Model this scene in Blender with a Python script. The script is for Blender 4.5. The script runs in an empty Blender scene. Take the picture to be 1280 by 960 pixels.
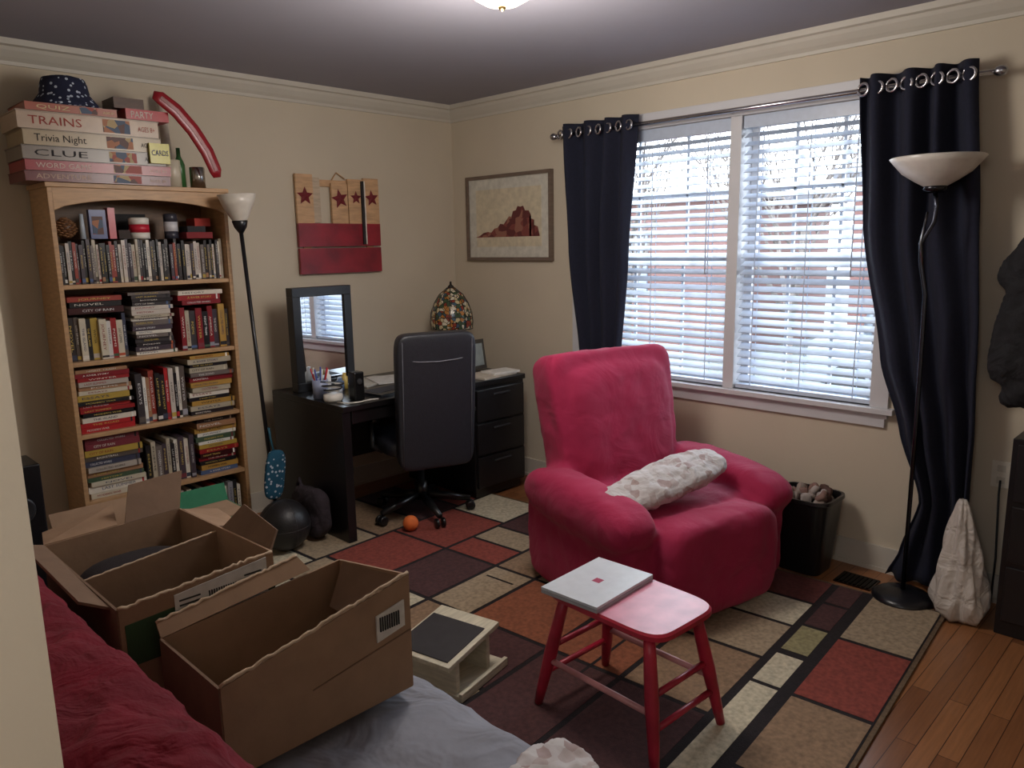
import bpy, math, random
from mathutils import Vector, Matrix, Euler
R=random.Random(7)
SC=bpy.context.scene
def S(r,g,b):
    f=lambda c:(c/255/12.92) if c<=10 else ((c/255+.055)/1.055)**2.4
    return (f(r),f(g),f(b),1)
# ---------------------------------------------------------------- materials
def newmat(name):
    m=bpy.data.materials.new(name); m.use_nodes=True; nt=m.node_tree
    return m,nt,nt.nodes['Principled BSDF']
def N(nt,t,**k):
    n=nt.nodes.new(t)
    for a,b in k.items():
        if a in n.inputs: n.inputs[a].default_value=b
        else: setattr(n,a,b)
    return n
def finish(name,rough=.7,metal=0,ns=30,na=.12,bump=0,bs=200,sheen=0,stretch=None,color=None,coat=0,kind=None,emit=0,big=0,bigs=5):
    m,nt,p=newmat(name); L=nt.links.new
    tc=N(nt,'ShaderNodeTexCoord'); mp=N(nt,'ShaderNodeMapping'); L(tc.outputs['Object'],mp.inputs[0])
    if stretch: mp.inputs['Scale'].default_value=stretch
    if color: src=N(nt,'ShaderNodeRGB'); src.outputs[0].default_value=color; so=src.outputs[0]
    else: src=N(nt,'ShaderNodeAttribute',attribute_name='Col'); so=src.outputs['Color']
    no=N(nt,'ShaderNodeTexNoise',Scale=ns,Detail=5.0); L(mp.outputs[0],no.inputs['Vector'])
    mr=N(nt,'ShaderNodeMapRange'); mr.inputs[1].default_value=.3; mr.inputs[2].default_value=.7; mr.inputs[3].default_value=1-na; mr.inputs[4].default_value=1+na
    L(no.outputs[0],mr.inputs[0])
    vm=N(nt,'ShaderNodeVectorMath',operation='SCALE'); L(so,vm.inputs[0]); L(mr.outputs[0],vm.inputs['Scale'])
    out=vm.outputs[0]
    if kind=='dots':
        vo=N(nt,'ShaderNodeTexVoronoi',Scale=45.0); L(tc.outputs['Object'],vo.inputs['Vector'])
        lt=N(nt,'ShaderNodeMath',operation='LESS_THAN'); lt.inputs[1].default_value=.28; L(vo.outputs['Distance'],lt.inputs[0])
        mx=N(nt,'ShaderNodeMixRGB'); mx.inputs[2].default_value=S(190,200,215); L(lt.outputs[0],mx.inputs[0]); L(out,mx.inputs[1]); out=mx.outputs[0]
    if kind in('mosaic','floral','map','art'):
        vo=N(nt,'ShaderNodeTexVoronoi',Scale={'mosaic':42.0,'floral':34.0,'map':26.,'art':30.}[kind]); L(tc.outputs['Object'],vo.inputs['Vector'])
        sp=N(nt,'ShaderNodeSeparateColor'); L(vo.outputs['Color'],sp.inputs[0])
        cr=N(nt,'ShaderNodeValToRGB'); cr.color_ramp.interpolation='CONSTANT'
        cols={'mosaic':[(0,S(66,84,60)),(.22,S(196,180,140)),(.42,S(140,60,44)),(.58,S(60,84,100)),(.72,S(176,120,60)),(.86,S(210,200,176))],
              'floral':[(0,S(192,188,188)),(.6,S(186,180,180)),(.8,S(176,164,162)),(.93,S(164,146,144))],
              'art':[(0,S(150,56,44)),(.2,S(54,72,98)),(.4,S(170,146,100)),(.6,S(84,50,44)),(.8,S(160,98,58))],
              'map':[(0,S(128,66,60)),(.4,S(100,48,46)),(.75,S(150,100,84))]}[kind]
        e=cr.color_ramp.elements; e[0].color=cols[0][1]; e[1].position=cols[1][0]; e[1].color=cols[1][1]
        for q,c in cols[2:]: k=e.new(q); k.color=c
        L(sp.outputs[0],cr.inputs[0]); out=cr.outputs[0]
        if kind=='mosaic':
            v2=N(nt,'ShaderNodeTexVoronoi',Scale=42.0,feature='DISTANCE_TO_EDGE'); L(tc.outputs['Object'],v2.inputs['Vector'])
            l2=N(nt,'ShaderNodeMath',operation='LESS_THAN'); l2.inputs[1].default_value=.05; L(v2.outputs['Distance'],l2.inputs[0])
            m2=N(nt,'ShaderNodeMixRGB'); m2.inputs[2].default_value=S(26,22,20); L(l2.outputs[0],m2.inputs[0]); L(out,m2.inputs[1]); out=m2.outputs[0]
    L(out,p.inputs['Base Color'])
    p.inputs['Roughness'].default_value=rough; p.inputs['Metallic'].default_value=metal
    p.inputs['Sheen Weight'].default_value=sheen; p.inputs['Coat Weight'].default_value=coat
    if emit:
        L(out,p.inputs['Emission Color']); p.inputs['Emission Strength'].default_value=emit
    if bump or big:
        n2=N(nt,'ShaderNodeTexNoise',Scale=bs,Detail=4.0); L(mp.outputs[0],n2.inputs['Vector'])
        bp=N(nt,'ShaderNodeBump',Strength=bump,Distance=.004); L(n2.outputs[0],bp.inputs['Height']); last=bp
        if big:
            n3=N(nt,'ShaderNodeTexNoise',Scale=bigs,Detail=3.0,Distortion=1.2); L(mp.outputs[0],n3.inputs['Vector'])
            b3=N(nt,'ShaderNodeBump',Strength=big,Distance=.03); L(n3.outputs[0],b3.inputs['Height']); L(bp.outputs[0],b3.inputs['Normal']); last=b3
        L(last.outputs[0],p.inputs['Normal'])
    return m
FIN={
'matte':finish('matte_paint',.75), 'gloss':finish('gloss_plastic',.3,na=.05), 'metal':finish('brushed_metal',.25,1,na=.05),
'fabric':finish('woven_fabric',.95,ns=60,na=.15,bump=.3,bs=300), 'wood':finish('wood_grain',.45,ns=14,na=.16,stretch=(1,1,6),bump=.05,bs=60),
'woodx':finish('wood_grain_x',.45,ns=14,na=.16,stretch=(1,6,6)),
'card':finish('cardboard',.9,ns=18,na=.08,bump=.2,bs=40), 'mirror':finish('mirror_glass',.02,1,na=.0),
'rug':finish('rug_pile',1,ns=60,na=.25,bump=.5,bs=250), 'leather':finish('black_leather',.42,ns=50,na=.1,bump=.25,bs=180),
'emit':finish('lamp_glow',.5,emit=9,na=0), 'dots':finish('dotted_cloth',.9,kind='dots'), 'mosaic':finish('stained_glass',.25,kind='mosaic'),
'floral':finish('floral_cloth',.9,kind='floral',bump=.4,bs=30), 'map':finish('map_print',.8,kind='map'), 'art':finish('box_art_print',.5,kind='art'),
'worn':finish('worn_red_paint',.38,ns=9,na=.3), 'glare_scuff':finish('glare_scuffed_paint',.3,ns=14,na=.18),
'black':finish('black_veneer',.3,ns=30,na=.1),
}
# ---------------------------------------------------------------- builder
def frame(d):
    d=d.normalized(); a=Vector((0,0,1)) if abs(d.z)<.9 else Vector((1,0,0))
    u=d.cross(a).normalized(); return u,d.cross(u)
TXT={}
def textmesh(s):
    if s not in TXT:
        c=bpy.data.curves.new('t','FONT'); c.body=s; c.resolution_u=2; o=bpy.data.objects.new('t',c); SC.collection.objects.link(o)
        dg=bpy.context.evaluated_depsgraph_get(); me=bpy.data.meshes.new_from_object(o.evaluated_get(dg))
        vs=[(v.co.x,v.co.y) for v in me.vertices]; fs=[tuple(p.vertices) for p in me.polygons]
        bpy.data.objects.remove(o); bpy.data.meshes.remove(me); bpy.data.curves.remove(c)
        x1=max(v[0] for v in vs) if vs else 1; TXT[s]=(vs,fs,x1)
    return TXT[s]
class B:
    def __init__(s): s.v=[];s.f=[];s.c=[];s.m=[];s.s=[]
    def add(s,vs,fs,col,fin='matte',smooth=False,M=None):
        o=len(s.v)
        for p in vs:
            p=Vector(p); s.v.append(M@p if M else p)
        for f in fs: s.f.append([i+o for i in f]); s.c.append(col); s.m.append(fin); s.s.append(smooth)
    def box(s,x0,x1,y0,y1,z0,z1,col,fin='matte',M=None):
        vs=[(x,y,z) for x in(x0,x1) for y in(y0,y1) for z in(z0,z1)]
        s.add(vs,[(0,1,3,2),(4,6,7,5),(0,4,5,1),(2,3,7,6),(0,2,6,4),(1,5,7,3)],col,fin,False,M)
    def ob(s,c,size,rot,col,fin='matte'):
        M=Matrix.Translation(c)@Euler(rot).to_matrix().to_4x4(); a,b,d=[k/2 for k in size]
        s.box(-a,a,-b,b,-d,d,col,fin,M)
    def text(s,t,x0,x1,y,z0,z1,col,vert=False):
        vs,fs,w=textmesh(t)
        if vert: s.add([(x0+(q[1]/.72)*(x1-x0),y,z1-q[0]/w*(z1-z0)) for q in vs],fs,col)
        else: s.add([(x0+q[0]/w*(x1-x0),y,z0+q[1]/.72*(z1-z0)) for q in vs],fs,col)
    def lathe(s,prof,c,col,fin='matte',n=28,M=None,cap=True):
        vs=[];fs=[]
        for r,z in prof:
            for i in range(n):
                a=2*math.pi*i/n; vs.append((c[0]+r*math.cos(a),c[1]+r*math.sin(a),c[2]+z))
        for j in range(len(prof)-1):
            for i in range(n): k=(i+1)%n; fs.append((j*n+i,j*n+k,(j+1)*n+k,(j+1)*n+i))
        if cap: fs.append(tuple(range(n))[::-1]); fs.append(tuple((len(prof)-1)*n+i for i in range(n)))
        s.add(vs,fs,col,fin,True,M)
    def path(s,pts,r,col,fin='matte',n=10,M=None,flat=1):
        pts=[Vector(p) for p in pts]; rs=r if isinstance(r,(list,tuple)) else [r]*len(pts); vs=[];fs=[]
        u=None
        for i,p in enumerate(pts):
            d=(pts[min(i+1,len(pts)-1)]-pts[max(i-1,0)])
            if u is None: u,w=frame(d)
            else:
                d=d.normalized(); u=(u-d*u.dot(d)).normalized(); w=d.cross(u)
            for k in range(n):
                a=2*math.pi*k/n; vs.append(p+u*math.cos(a)*rs[i]+w*math.sin(a)*rs[i]*flat)
        for j in range(len(pts)-1):
            for i in range(n): k=(i+1)%n; fs.append((j*n+i,j*n+k,(j+1)*n+k,(j+1)*n+i))
        fs.append(tuple(range(n))[::-1]); fs.append(tuple((len(pts)-1)*n+i for i in range(n)))
        s.add(vs,fs,col,fin,True,M)
    def se(s,c,r,col=(1,1,1,1),fin='matte',e=.5,rot=(0,0,0),nu=32,nv=18,M=None,e2=None,taper=0):
        e2=e2 or e
        sp=lambda x,k: math.copysign(abs(x)**k,x)
        M2=Matrix.Translation(c)@Euler(rot).to_matrix().to_4x4()
        if M: M2=M@M2
        vs=[(0,0,-r[2])];fs=[]
        for j in range(1,nv):
            t=-math.pi/2+math.pi*j/nv
            for i in range(nu):
                a=2*math.pi*i/nu; q=sp(math.cos(t),e); zz=sp(math.sin(t),e); k=1+taper*zz
                vs.append((r[0]*q*k*sp(math.cos(a),e2),r[1]*q*sp(math.sin(a),e2),r[2]*zz))
        vs.append((0,0,r[2])); T=len(vs)-1
        for i in range(nu):
            k=(i+1)%nu; fs.append((0,1+k,1+i)); fs.append((T,T-nu+i,T-nu+k))
            for j in range(nv-2): fs.append((1+j*nu+i,1+j*nu+k,1+(j+1)*nu+k,1+(j+1)*nu+i))
        s.add(vs,fs,col,fin,True,M2)
    def sheet(s,fn,nu,nv,col,fin='fabric',smooth=True):
        vs=[fn(i/nu,j/nv) for j in range(nv+1) for i in range(nu+1)]
        fs=[(j*(nu+1)+i,j*(nu+1)+i+1,(j+1)*(nu+1)+i+1,(j+1)*(nu+1)+i) for j in range(nv) for i in range(nu)]
        s.add(vs,fs,col,fin,smooth)
    def panel(s,a,b,c,d,col,fin='card',t=.006):
        a,b,c,d=[Vector(q) for q in(a,b,c,d)]; n=(b-a).cross(d-a).normalized()*t/2
        vs=[a-n,b-n,c-n,d-n,a+n,b+n,c+n,d+n]
        s.add(vs,[(3,2,1,0),(4,5,6,7),(0,1,5,4),(1,2,6,5),(2,3,7,6),(3,0,4,7)],col,fin)
    def build(s,name,bevel=0,remesh=0,smooth=0,disp=None,solid=0,mat=None,loc=None,rotz=0,subsurf=0):
        me=bpy.data.meshes.new(name); me.from_pydata([tuple(p) for p in s.v],[],s.f)
        ob=bpy.data.objects.new(name,me); SC.collection.objects.link(ob)
        if mat: me.materials.append(mat)
        else:
            keys=sorted(set(s.m)); 
            for k in keys: me.materials.append(FIN[k])
            for p,k in zip(me.polygons,s.m): p.material_index=keys.index(k)
        ca=me.color_attributes.new('Col','FLOAT_COLOR','CORNER')
        for p,c,sm in zip(me.polygons,s.c,s.s):
            p.use_smooth=sm
            for li in p.loop_indices: ca.data[li].color=c
        me.validate(); me.update()
        if loc: ob.location=loc
        ob.rotation_euler.z=rotz
        if remesh:
            m=ob.modifiers.new('r','REMESH'); m.mode='VOXEL'; m.voxel_size=remesh; m.use_smooth_shade=True
        if smooth:
            m=ob.modifiers.new('s','SMOOTH'); m.iterations=smooth; m.factor=.6
        if solid:
            m=ob.modifiers.new('so','SOLIDIFY'); m.thickness=solid
        if subsurf:
            m=ob.modifiers.new('ss','SUBSURF'); m.levels=subsurf; m.render_levels=subsurf
        if disp:
            for st,sz in disp:
                t=bpy.data.textures.new(name+'_d','CLOUDS'); t.noise_scale=sz; t.noise_depth=2
                m=ob.modifiers.new('d','DISPLACE'); m.texture=t; m.strength=st; m.mid_level=.5; m.texture_coords='GLOBAL'
        if bevel:
            m=ob.modifiers.new('b','BEVEL'); m.width=bevel; m.segments=2; m.limit_method='ANGLE'; m.angle_limit=.7
        return ob
# ---------------------------------------------------------------- camera
CX=Vector((960,-190,951)).normalized(); CY=Vector((-974,-157,951)); CY=(CY-CX*CY.dot(CX)).normalized(); CZ=CX.cross(CY)
cam=bpy.data.cameras.new('camera'); co=bpy.data.objects.new('camera',cam); SC.collection.objects.link(co); SC.camera=co
cam.sensor_width=36; cam.lens=951/1280*36; cam.clip_start=.02; cam.clip_end=200
m=Matrix(((CX.x,-CX.y,-CX.z),(CY.x,-CY.y,-CY.z),(CZ.x,-CZ.y,-CZ.z))).to_4x4()
m.translation=(-3.558,-4.087,1.519); co.matrix_world=m
# ---------------------------------------------------------------- room
WALL=finish('wall_paint_beige',.85,ns=3,na=.03,bump=.05,bs=150,color=S(202,190,170))
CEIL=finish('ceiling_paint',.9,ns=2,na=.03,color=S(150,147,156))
TRIM=finish('trim_paint_cream',.5,ns=5,na=.03,color=S(198,192,180))
WHITE=finish('window_paint_white',.45,ns=5,na=.02,color=S(205,205,208))
def wallbox(name,*a,mat=WALL):
    b=B(); 
    for q in (a if isinstance(a[0],(tuple,list)) else [a]): b.box(*q,(1,1,1,1))
    return b.build(name,mat=mat)
H=2.44
wallbox('wall_back',-4.8,.15,0,.12,0,H)
wallbox('wall_right',(0,.15,-4.72,-2.85,0,H),(0,.15,-1.17,0,0,H),(0,.15,-2.85,-1.17,0,.77),(0,.15,-2.85,-1.17,2.12,H))
wallbox('wall_left',(-3.57,-3.45,-3.55,0,0,H),(-3.57,-3.45,-4.6,-4.5,0,H),(-3.57,-3.45,-4.5,-3.55,2.1,H))
wallbox('wall_front',-4.8,0,-4.72,-4.6,0,H)
wallbox('wall_hall',-4.92,-4.8,-4.72,.12,0,H)
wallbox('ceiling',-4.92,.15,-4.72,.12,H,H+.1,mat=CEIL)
fm,nt,p=newmat('oak_floor'); L=nt.links.new
tc=N(nt,'ShaderNodeTexCoord'); br=N(nt,'ShaderNodeTexBrick'); L(tc.outputs['Object'],br.inputs['Vector'])
br.inputs['Scale'].default_value=1; br.inputs['Brick Width'].default_value=.9; br.inputs['Row Height'].default_value=.058; br.inputs['Mortar Size'].default_value=.0012
br.inputs['Color1'].default_value=S(172,116,74); br.inputs['Color2'].default_value=S(134,84,52); br.inputs['Mortar'].default_value=S(60,32,18); br.offset=.37
mp=N(nt,'ShaderNodeMapping'); mp.inputs['Scale'].default_value=(2,30,1); L(tc.outputs['Object'],mp.inputs[0])
no=N(nt,'ShaderNodeTexNoise',Scale=3.0,Detail=6.0); L(mp.outputs[0],no.inputs['Vector'])
mx=N(nt,'ShaderNodeMixRGB',blend_type='MULTIPLY'); mx.inputs[0].default_value=.5; L(br.outputs['Color'],mx.inputs[1]); L(no.outputs[0],mx.inputs[2])
L(mx.outputs[0],p.inputs['Base Color'])
p.inputs['Roughness'].default_value=.3
wallbox('floor',-4.92,.15,-4.72,.12,-.1,0,mat=fm)
def crown(name,ax):
    b=B(); prof=[(0,-.10),(.012,-.10),(.014,-.085),(.03,-.07),(.05,-.045),(.058,-.03),(.075,-.025),(.078,0),(0,0)]
    for k in range(len(prof)-1):
        (d0,z0),(d1,z1)=prof[k],prof[k+1]
        if ax=='x': vs=[(-3.45,-d0,H+z0),(0,-d0,H+z0),(0,-d1,H+z1),(-3.45,-d1,H+z1)]
        else: vs=[(-d0,-4.6,H+z0),(-d0,0,H+z0),(-d1,0,H+z1),(-d1,-4.6,H+z1)]
        b.add(vs,[(0,1,2,3)],(1,1,1,1))
    b.build(name,mat=TRIM)
crown('trim_1','x'); crown('trim_2','y')
wallbox('baseboard_back',(-3.45,0,-.015,0,0,.12),(-3.45,0,-.02,0,0,.02),mat=TRIM)
wallbox('baseboard_right',(-.015,0,-4.6,-.02,0,.12),(-.022,0,-4.6,-.02,0,.02),mat=TRIM)
wallbox('baseboard_left',(-3.45,-3.435,-3.55,-.02,0,.12),mat=TRIM)
# window
b=B(); W=(1,1,1,1)
b.box(-.02,0,-1.17,-1.09,.72,2.2,W); b.box(-.02,0,-2.93,-2.85,.72,2.2,W); b.box(-.022,0,-2.94,-1.08,2.12,2.2,W)
b.box(-.05,.1,-2.96,-1.06,.745,.77,W); b.box(-.018,0,-2.92,-1.1,.68,.745,W)
b.box(-.012,.15,-2.165,-2.105,.77,2.12,W)
for y0,y1 in((-2.105,-1.17),(-2.85,-2.165)):
    for z0,z1,x in((.77,1.45,.07),(1.42,2.12,.1)):
        b.box(x,x+.03,y0,y0+.04,z0,z1,W); b.box(x,x+.03,y1-.04,y1,z0,z1,W)
        b.box(x,x+.03,y0+.04,y1-.04,z0,z0+.04,W); b.box(x,x+.03,y0+.04,y1-.04,z1-.04,z1,W)
        for k in(1,2): yy=y0+(y1-y0)*k/3; b.box(x+.008,x+.022,yy-.008,yy+.008,z0+.04,z1-.04,W)
        zz=(z0+z1)/2; b.box(x+.008,x+.022,y0+.04,y1-.04,zz-.008,zz+.008,W)
b.build('window_1',mat=WHITE,bevel=.002)
for i,(y0,y1) in enumerate(((-2.1,-1.175),(-2.845,-2.17))):
    b=B(); BL=S(192,203,220)
    b.box(.0,.045,y0,y1,2.06,2.118,BL,'gloss'); b.box(.005,.045,y0,y1,.775,.795,BL,'gloss')
    z=.825
    while z<2.05:
        b.ob((.026,(y0+y1)/2,z),(.048,y1-y0-.01,.003),(0,math.radians(-30),0),BL,'gloss'); z+=.0415
    for f in(.12,.5,.88):
        yy=y0+(y1-y0)*f
        for xx in(.004,.048): b.box(xx-.001,xx+.001,yy-.002,yy+.002,.79,2.07,BL)
    b.path([(-.004,y0+.12,2.06),(-.006,y0+.12,1.5),(-.006,y0+.12,1.35)],.003,BL,'gloss')
    b.build('window_blind')
# ---------------------------------------------------------------- curtains & rod
NAVY=S(25,28,46)
def ip(tab,z):
    for (z0,*a),(z1,*c) in zip(tab,tab[1:]):
        if z0>=z>=z1:
            t=(z0-z)/(z0-z1); t=t*t*(3-2*t)*.5+t*.5; return [p+(q-p)*t for p,q in zip(a,c)]
    return tab[-1][1:]
def curtain(tab,ztop,zbot,nf,ph=0):
    b=B()
    def fn(u,v):
        z=ztop+(zbot-ztop)*v; yl,yr,x,amp=ip(tab,z)
        yy=yl+(yr-yl)*u+ .012*math.sin(9*u+5*v)
        xx=x+amp*math.sin(2*math.pi*nf*u+ph+1.2*math.sin(3*v+4*u)*min(1,v*3))+.008*math.sin(23*u+9*v)
        return (min(xx,-.03),yy,z+.01*math.sin(17*u)*v)
    b.sheet(fn,120,60,NAVY,'fabric')
    n=int(nf*2)
    for k in range(n):
        u=(k+.5)/n; yl,yr,x,amp=tab[0][1:]; yy=yl+(yr-yl)*u
        pts=[(-.1+ (.024*math.cos(a))*.35,yy+.024*math.cos(a),2.135+.024*math.sin(a)) for a in [2*math.pi*i/16 for i in range(17)]]
        b.path([(px-.03,py,pz) for px,py,pz in pts],.006,S(210,210,215),'metal',n=6)
    return b.build('curtain',solid=.003)
curtain([(2.19,-2.75,-3.20,-.10,.035),(1.6,-2.80,-3.24,-.10,.035),(1.0,-2.91,-3.28,-.11,.035),(.7,-3.0,-3.3,-.11,.03),(.4,-3.10,-3.31,-.12,.03),(.15,-3.03,-3.34,-.10,.03),(.02,-2.98,-3.37,-.10,.03)],2.19,.03,4)
curtain([(2.19,-1.06,-1.61,-.10,.035),(1.5,-1.14,-1.55,-.10,.035),(.9,-1.2,-1.5,-.1,.03),(.02,-1.22,-1.5,-.1,.03)],2.19,.03,4,1)
b=B(); b.path([(-.1,-1.03,2.135),(-.1,-3.26,2.135)],.011,S(190,190,195),'metal')
for y in(-1.04,-2.13,-3.25): b.path([(-.1,y,2.135),(-.04,y,2.135),(-.026,y,2.15)],.007,S(180,180,185),'metal')
for y in(-1.02,-3.27): b.se((-.1,y,2.135),(.02,.025,.02),S(180,180,185),'metal',e=1)
b.build('curtain_rod')
# ---------------------------------------------------------------- rug
b=B(); BLK=S(30,23,25); BE=S(156,138,114); CR=S(190,180,156); RU=S(132,62,52); BR=S(74,46,46); TAN=S(138,112,88); OL=S(142,134,98); OR=S(134,80,56)
LP,LQ=2.2,3.1
b.box(0,LP,0,LQ,.001,.009,S(105,85,65),'rug')
def tile(p0,p1,q0,q1,c): b.box(p0,p1,q0,q1,.009,.0105,c,'rug')
tile(.015,LP-.015,.015,LQ-.015,BLK)
def tl(p0,p1,q0,q1,c):
    if p0>=LP-.05: return
    b.box(p0+.011,min(p1,LP-.01)-.011,q0+.011,q1-.011,.0105,.012,c,'rug')
rows={(0.01,.285):[(0.01,.48,BE),(.48,.96,RU),(.96,1.42,TAN),(1.42,1.9,BR),(1.9,2.59,BE)],
(.31,.43):[(.01,.22,BR),(.22,.46,BR),(.46,.7,OL),(.72,.96,CR),(.96,1.62,CR),(1.62,2.0,TAN),(2.0,2.59,BR)],
(.44,.78):[(.01,.26,S(98,50,46)),(.26,.5,CR),(.5,.8,BE),(.8,1.24,TAN),(1.24,1.95,BR),(1.95,2.59,BE)],
(.78,1.1):[(.01,.5,RU),(.5,.8,BR),(.8,1.24,OR),(1.24,1.95,BR),(1.95,2.59,CR)],
(1.1,1.52):[(.01,.4,CR),(.4,.8,BE),(.8,1.24,OR),(1.24,1.6,BR),(1.6,2.59,BE)],
(1.52,1.76):[(.01,.4,BE),(.4,.8,TAN),(.8,1.24,BE),(1.24,1.8,TAN),(1.8,2.59,CR)],
(1.76,2.1):[(.01,.4,BR),(.4,.6,BE),(.6,.8,RU),(.8,1.24,BR),(1.24,1.65,CR),(1.65,2.0,TAN),(2.0,2.59,RU)],
(2.1,2.5):[(.01,.35,CR),(.35,.8,RU),(.8,1.24,RU),(1.24,1.5,BE),(1.5,2.0,CR),(2.0,2.59,BR)],
(2.5,3.09):[(.01,.3,RU),(.3,.6,BR),(.6,.9,TAN),(.9,1.3,BE),(1.3,1.7,CR),(1.7,2.59,TAN)]}
for (q0,q1),r in rows.items():
    for p0,p1,c in r: tl(p0,p1,q0,q1,c)
for p0,p1,q0,q1 in((.96,1.3,.90,.912),(.5,.8,1.3,1.312),(.9,.912,1.56,1.72)): b.box(p0,p1,q0,q1,.012,.0126,BLK,'rug')
th=math.radians(4.2)
for i,v in enumerate(b.v):
    b.v[i]=Vector((-.27-math.cos(th)*v.x-math.sin(th)*v.y,-3.30-math.sin(th)*v.x+math.cos(th)*v.y,v.z))
b.build('area_rug')
RZ=.0135
# ---------------------------------------------------------------- bookcase
b=B(); OAK=S(184,146,106)
x0,x1=-2.57,-1.77
b.box(x0,x0+.02,-.3,-.02,0,1.8,OAK,'wood'); b.box(x1-.02,x1,-.3,-.02,0,1.8,OAK,'wood')
b.box(x0-.008,x1+.008,-.312,-.015,1.8,1.82,OAK,'woodx'); b.box(x0+.02,x1-.02,-.03,-.02,.02,1.8,S(120,88,60),'wood')
SH=[.07,.373,.692,1.028,1.377]
for z in SH: b.box(x0+.02,x1-.02,-.295,-.03,z-.02,z,OAK,'woodx')
b.box(x0+.02,x1-.02,-.29,-.275,0,.05,OAK,'woodx')
n=20
for i in range(n):
    ua,ub=i/n,(i+1)/n; xa=x0+.02+ua*(x1-x0-.04); xb=x0+.02+ub*(x1-x0-.04)
    za=1.70+.055*math.sin(math.pi*ua)**.6; zb=1.70+.055*math.sin(math.pi*ub)**.6
    b.add([(xa,-.3,za),(xb,-.3,zb),(xb,-.3,1.8),(xa,-.3,1.8),(xa,-.285,za),(xb,-.285,zb)],[(0,1,2,3),(0,4,5,1)],OAK,'woodx')
b.build('bookcase',bevel=.002)
b=B()
PAL=[S(225,218,205),S(235,232,225),S(40,36,40),S(30,30,34),S(150,36,40),S(176,40,44),S(205,196,176),S(90,80,74),S(60,64,84),S(180,152,70),S(70,90,70),S(210,205,200),S(24,24,28),S(120,50,60),S(180,170,160),S(150,150,160),S(50,44,44),S(160,120,90),S(180,90,60),S(80,100,140)]
DARK=[S(40,36,40),S(30,30,34),S(60,56,60),S(200,190,180),S(110,100,96),S(150,60,50),S(180,170,150),S(70,60,70),S(225,218,205),S(24,24,28)]
RED=[S(150,36,40),S(170,44,44),S(130,30,40),S(60,20,24),S(220,210,195),S(180,140,70)]
WORDS=['HISTORY','A RIVER STORY','THE ROAD','BASKETBALL','NIGHT TRAIN','ESSAYS','MODERN WAR','COLLECTED WORKS','JOURNEY','THE ISLAND','POEMS','LAST SUMMER','CITY OF RAIN','AMERICA','WINTER','NOVEL']
def lum(c): return c[0]*.3+c[1]*.6+c[2]*.1
def ink(c): return R.choice([S(225,220,210),S(210,184,96),S(225,225,225)]) if lum(c)<.25 else R.choice([S(30,28,30),S(140,30,36),S(40,50,90)])
def up(xa,xb,z,h0,h1,pal,w0=.014,w1=.032):
    x=xa
    while x<xb-w0:
        w=min(R.uniform(w0,w1),xb-x); h=R.uniform(h0,h1); c=R.choice(pal); yf=-.27+R.uniform(0,.02)
        b.box(x+.0005,x+w-.0005,yf,-.06,z,z+h,c,'gloss')
        if w>.010:
            a=h*R.uniform(.2,.4); e=h*R.uniform(.72,.93)
            b.text(R.choice(WORDS),x+w*.32,x+w*.68,yf-.001,z+a,z+e,ink(c),vert=True)
            b.box(x+.001,x+w-.001,yf-.0006,yf+.01,z+h*.04,z+h*R.uniform(.08,.16),R.choice(PAL),'matte')
        x+=w
def st(xa,xb,z,hmax,pal,t0=.018,t1=.036):
    q=z
    while q<z+hmax-t0:
        t=min(R.uniform(t0,t1),z+hmax-q); c=R.choice(pal); xs=xa+R.uniform(0,.02); xe=xb-R.uniform(0,.03); yf=-.275+R.uniform(0,.02)
        b.box(xs,xe,yf,-.07,q,q+t-.001,c,'gloss')
        m0=xs+(xe-xs)*R.uniform(.05,.25); m1=m0+(xe-xs)*R.uniform(.35,.6)
        b.text(R.choice(WORDS),m0,m1,yf-.001,q+t*.3,q+t*.68,ink(c))
        if R.random()<.5: b.box(xe-.02,xe-.012,yf-.0006,yf+.01,q,q+t-.001,R.choice(PAL))
        q+=t
X0,X1=-2.545,-1.795
up(X0,X1,SH[4]+.001,.17,.2,DARK,.011,.018)
up(X0,X0+.26,SH[3]+.001,.17,.21,PAL); st(X0,X0+.25,SH[3]+.215,.09,DARK+RED,.015,.03); st(X0+.27,X0+.48,SH[3]+.001,.3,DARK,.014,.024); up(X0+.5,X1,SH[3]+.001,.18,.22,RED+DARK,.02,.034); st(X0+.5,X1-.02,SH[3]+.225,.085,RED,.02,.03)
st(X0,X0+.25,SH[2]+.001,.3,RED+PAL,.016,.03); up(X0+.26,X0+.5,SH[2]+.001,.21,.26,PAL[:2]+PAL[6:8]+PAL[11:12]+DARK+PAL); st(X0+.51,X1,SH[2]+.001,.305,DARK+RED,.016,.03)
st(X0,X0+.27,SH[1]+.001,.29,PAL+[S(200,170,70)],.018,.034); up(X0+.28,X0+.51,SH[1]+.001,.19,.24,DARK); st(X0+.52,X1,SH[1]+.001,.295,PAL+RED,.016,.03)
st(X0,X0+.36,SH[0]+.001,.26,PAL); up(X0+.37,X1,SH[0]+.001,.2,.25,PAL)
b.build('books')
zt=SH[4]+.202
b=B()
b.se((-2.49,-.2,zt+.048),(.04,.04,.046),S(90,60,40),'wood',e=1,nu=16,nv=10)
for i in range(90): 
    a=i*2.4; f=i/90; rr_=.046*math.sin(math.pi*(.12+.86*f)); b.se((-2.49+rr_*math.cos(a),-.2+rr_*math.sin(a),zt+.008+.085*f),(.010,.010,.004),S(140,100,66),'wood',e=1,nu=8,nv=6,rot=(.3*math.sin(a),-.3*math.cos(a),0))
b.build('pine_cone')
b=B(); 
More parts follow.
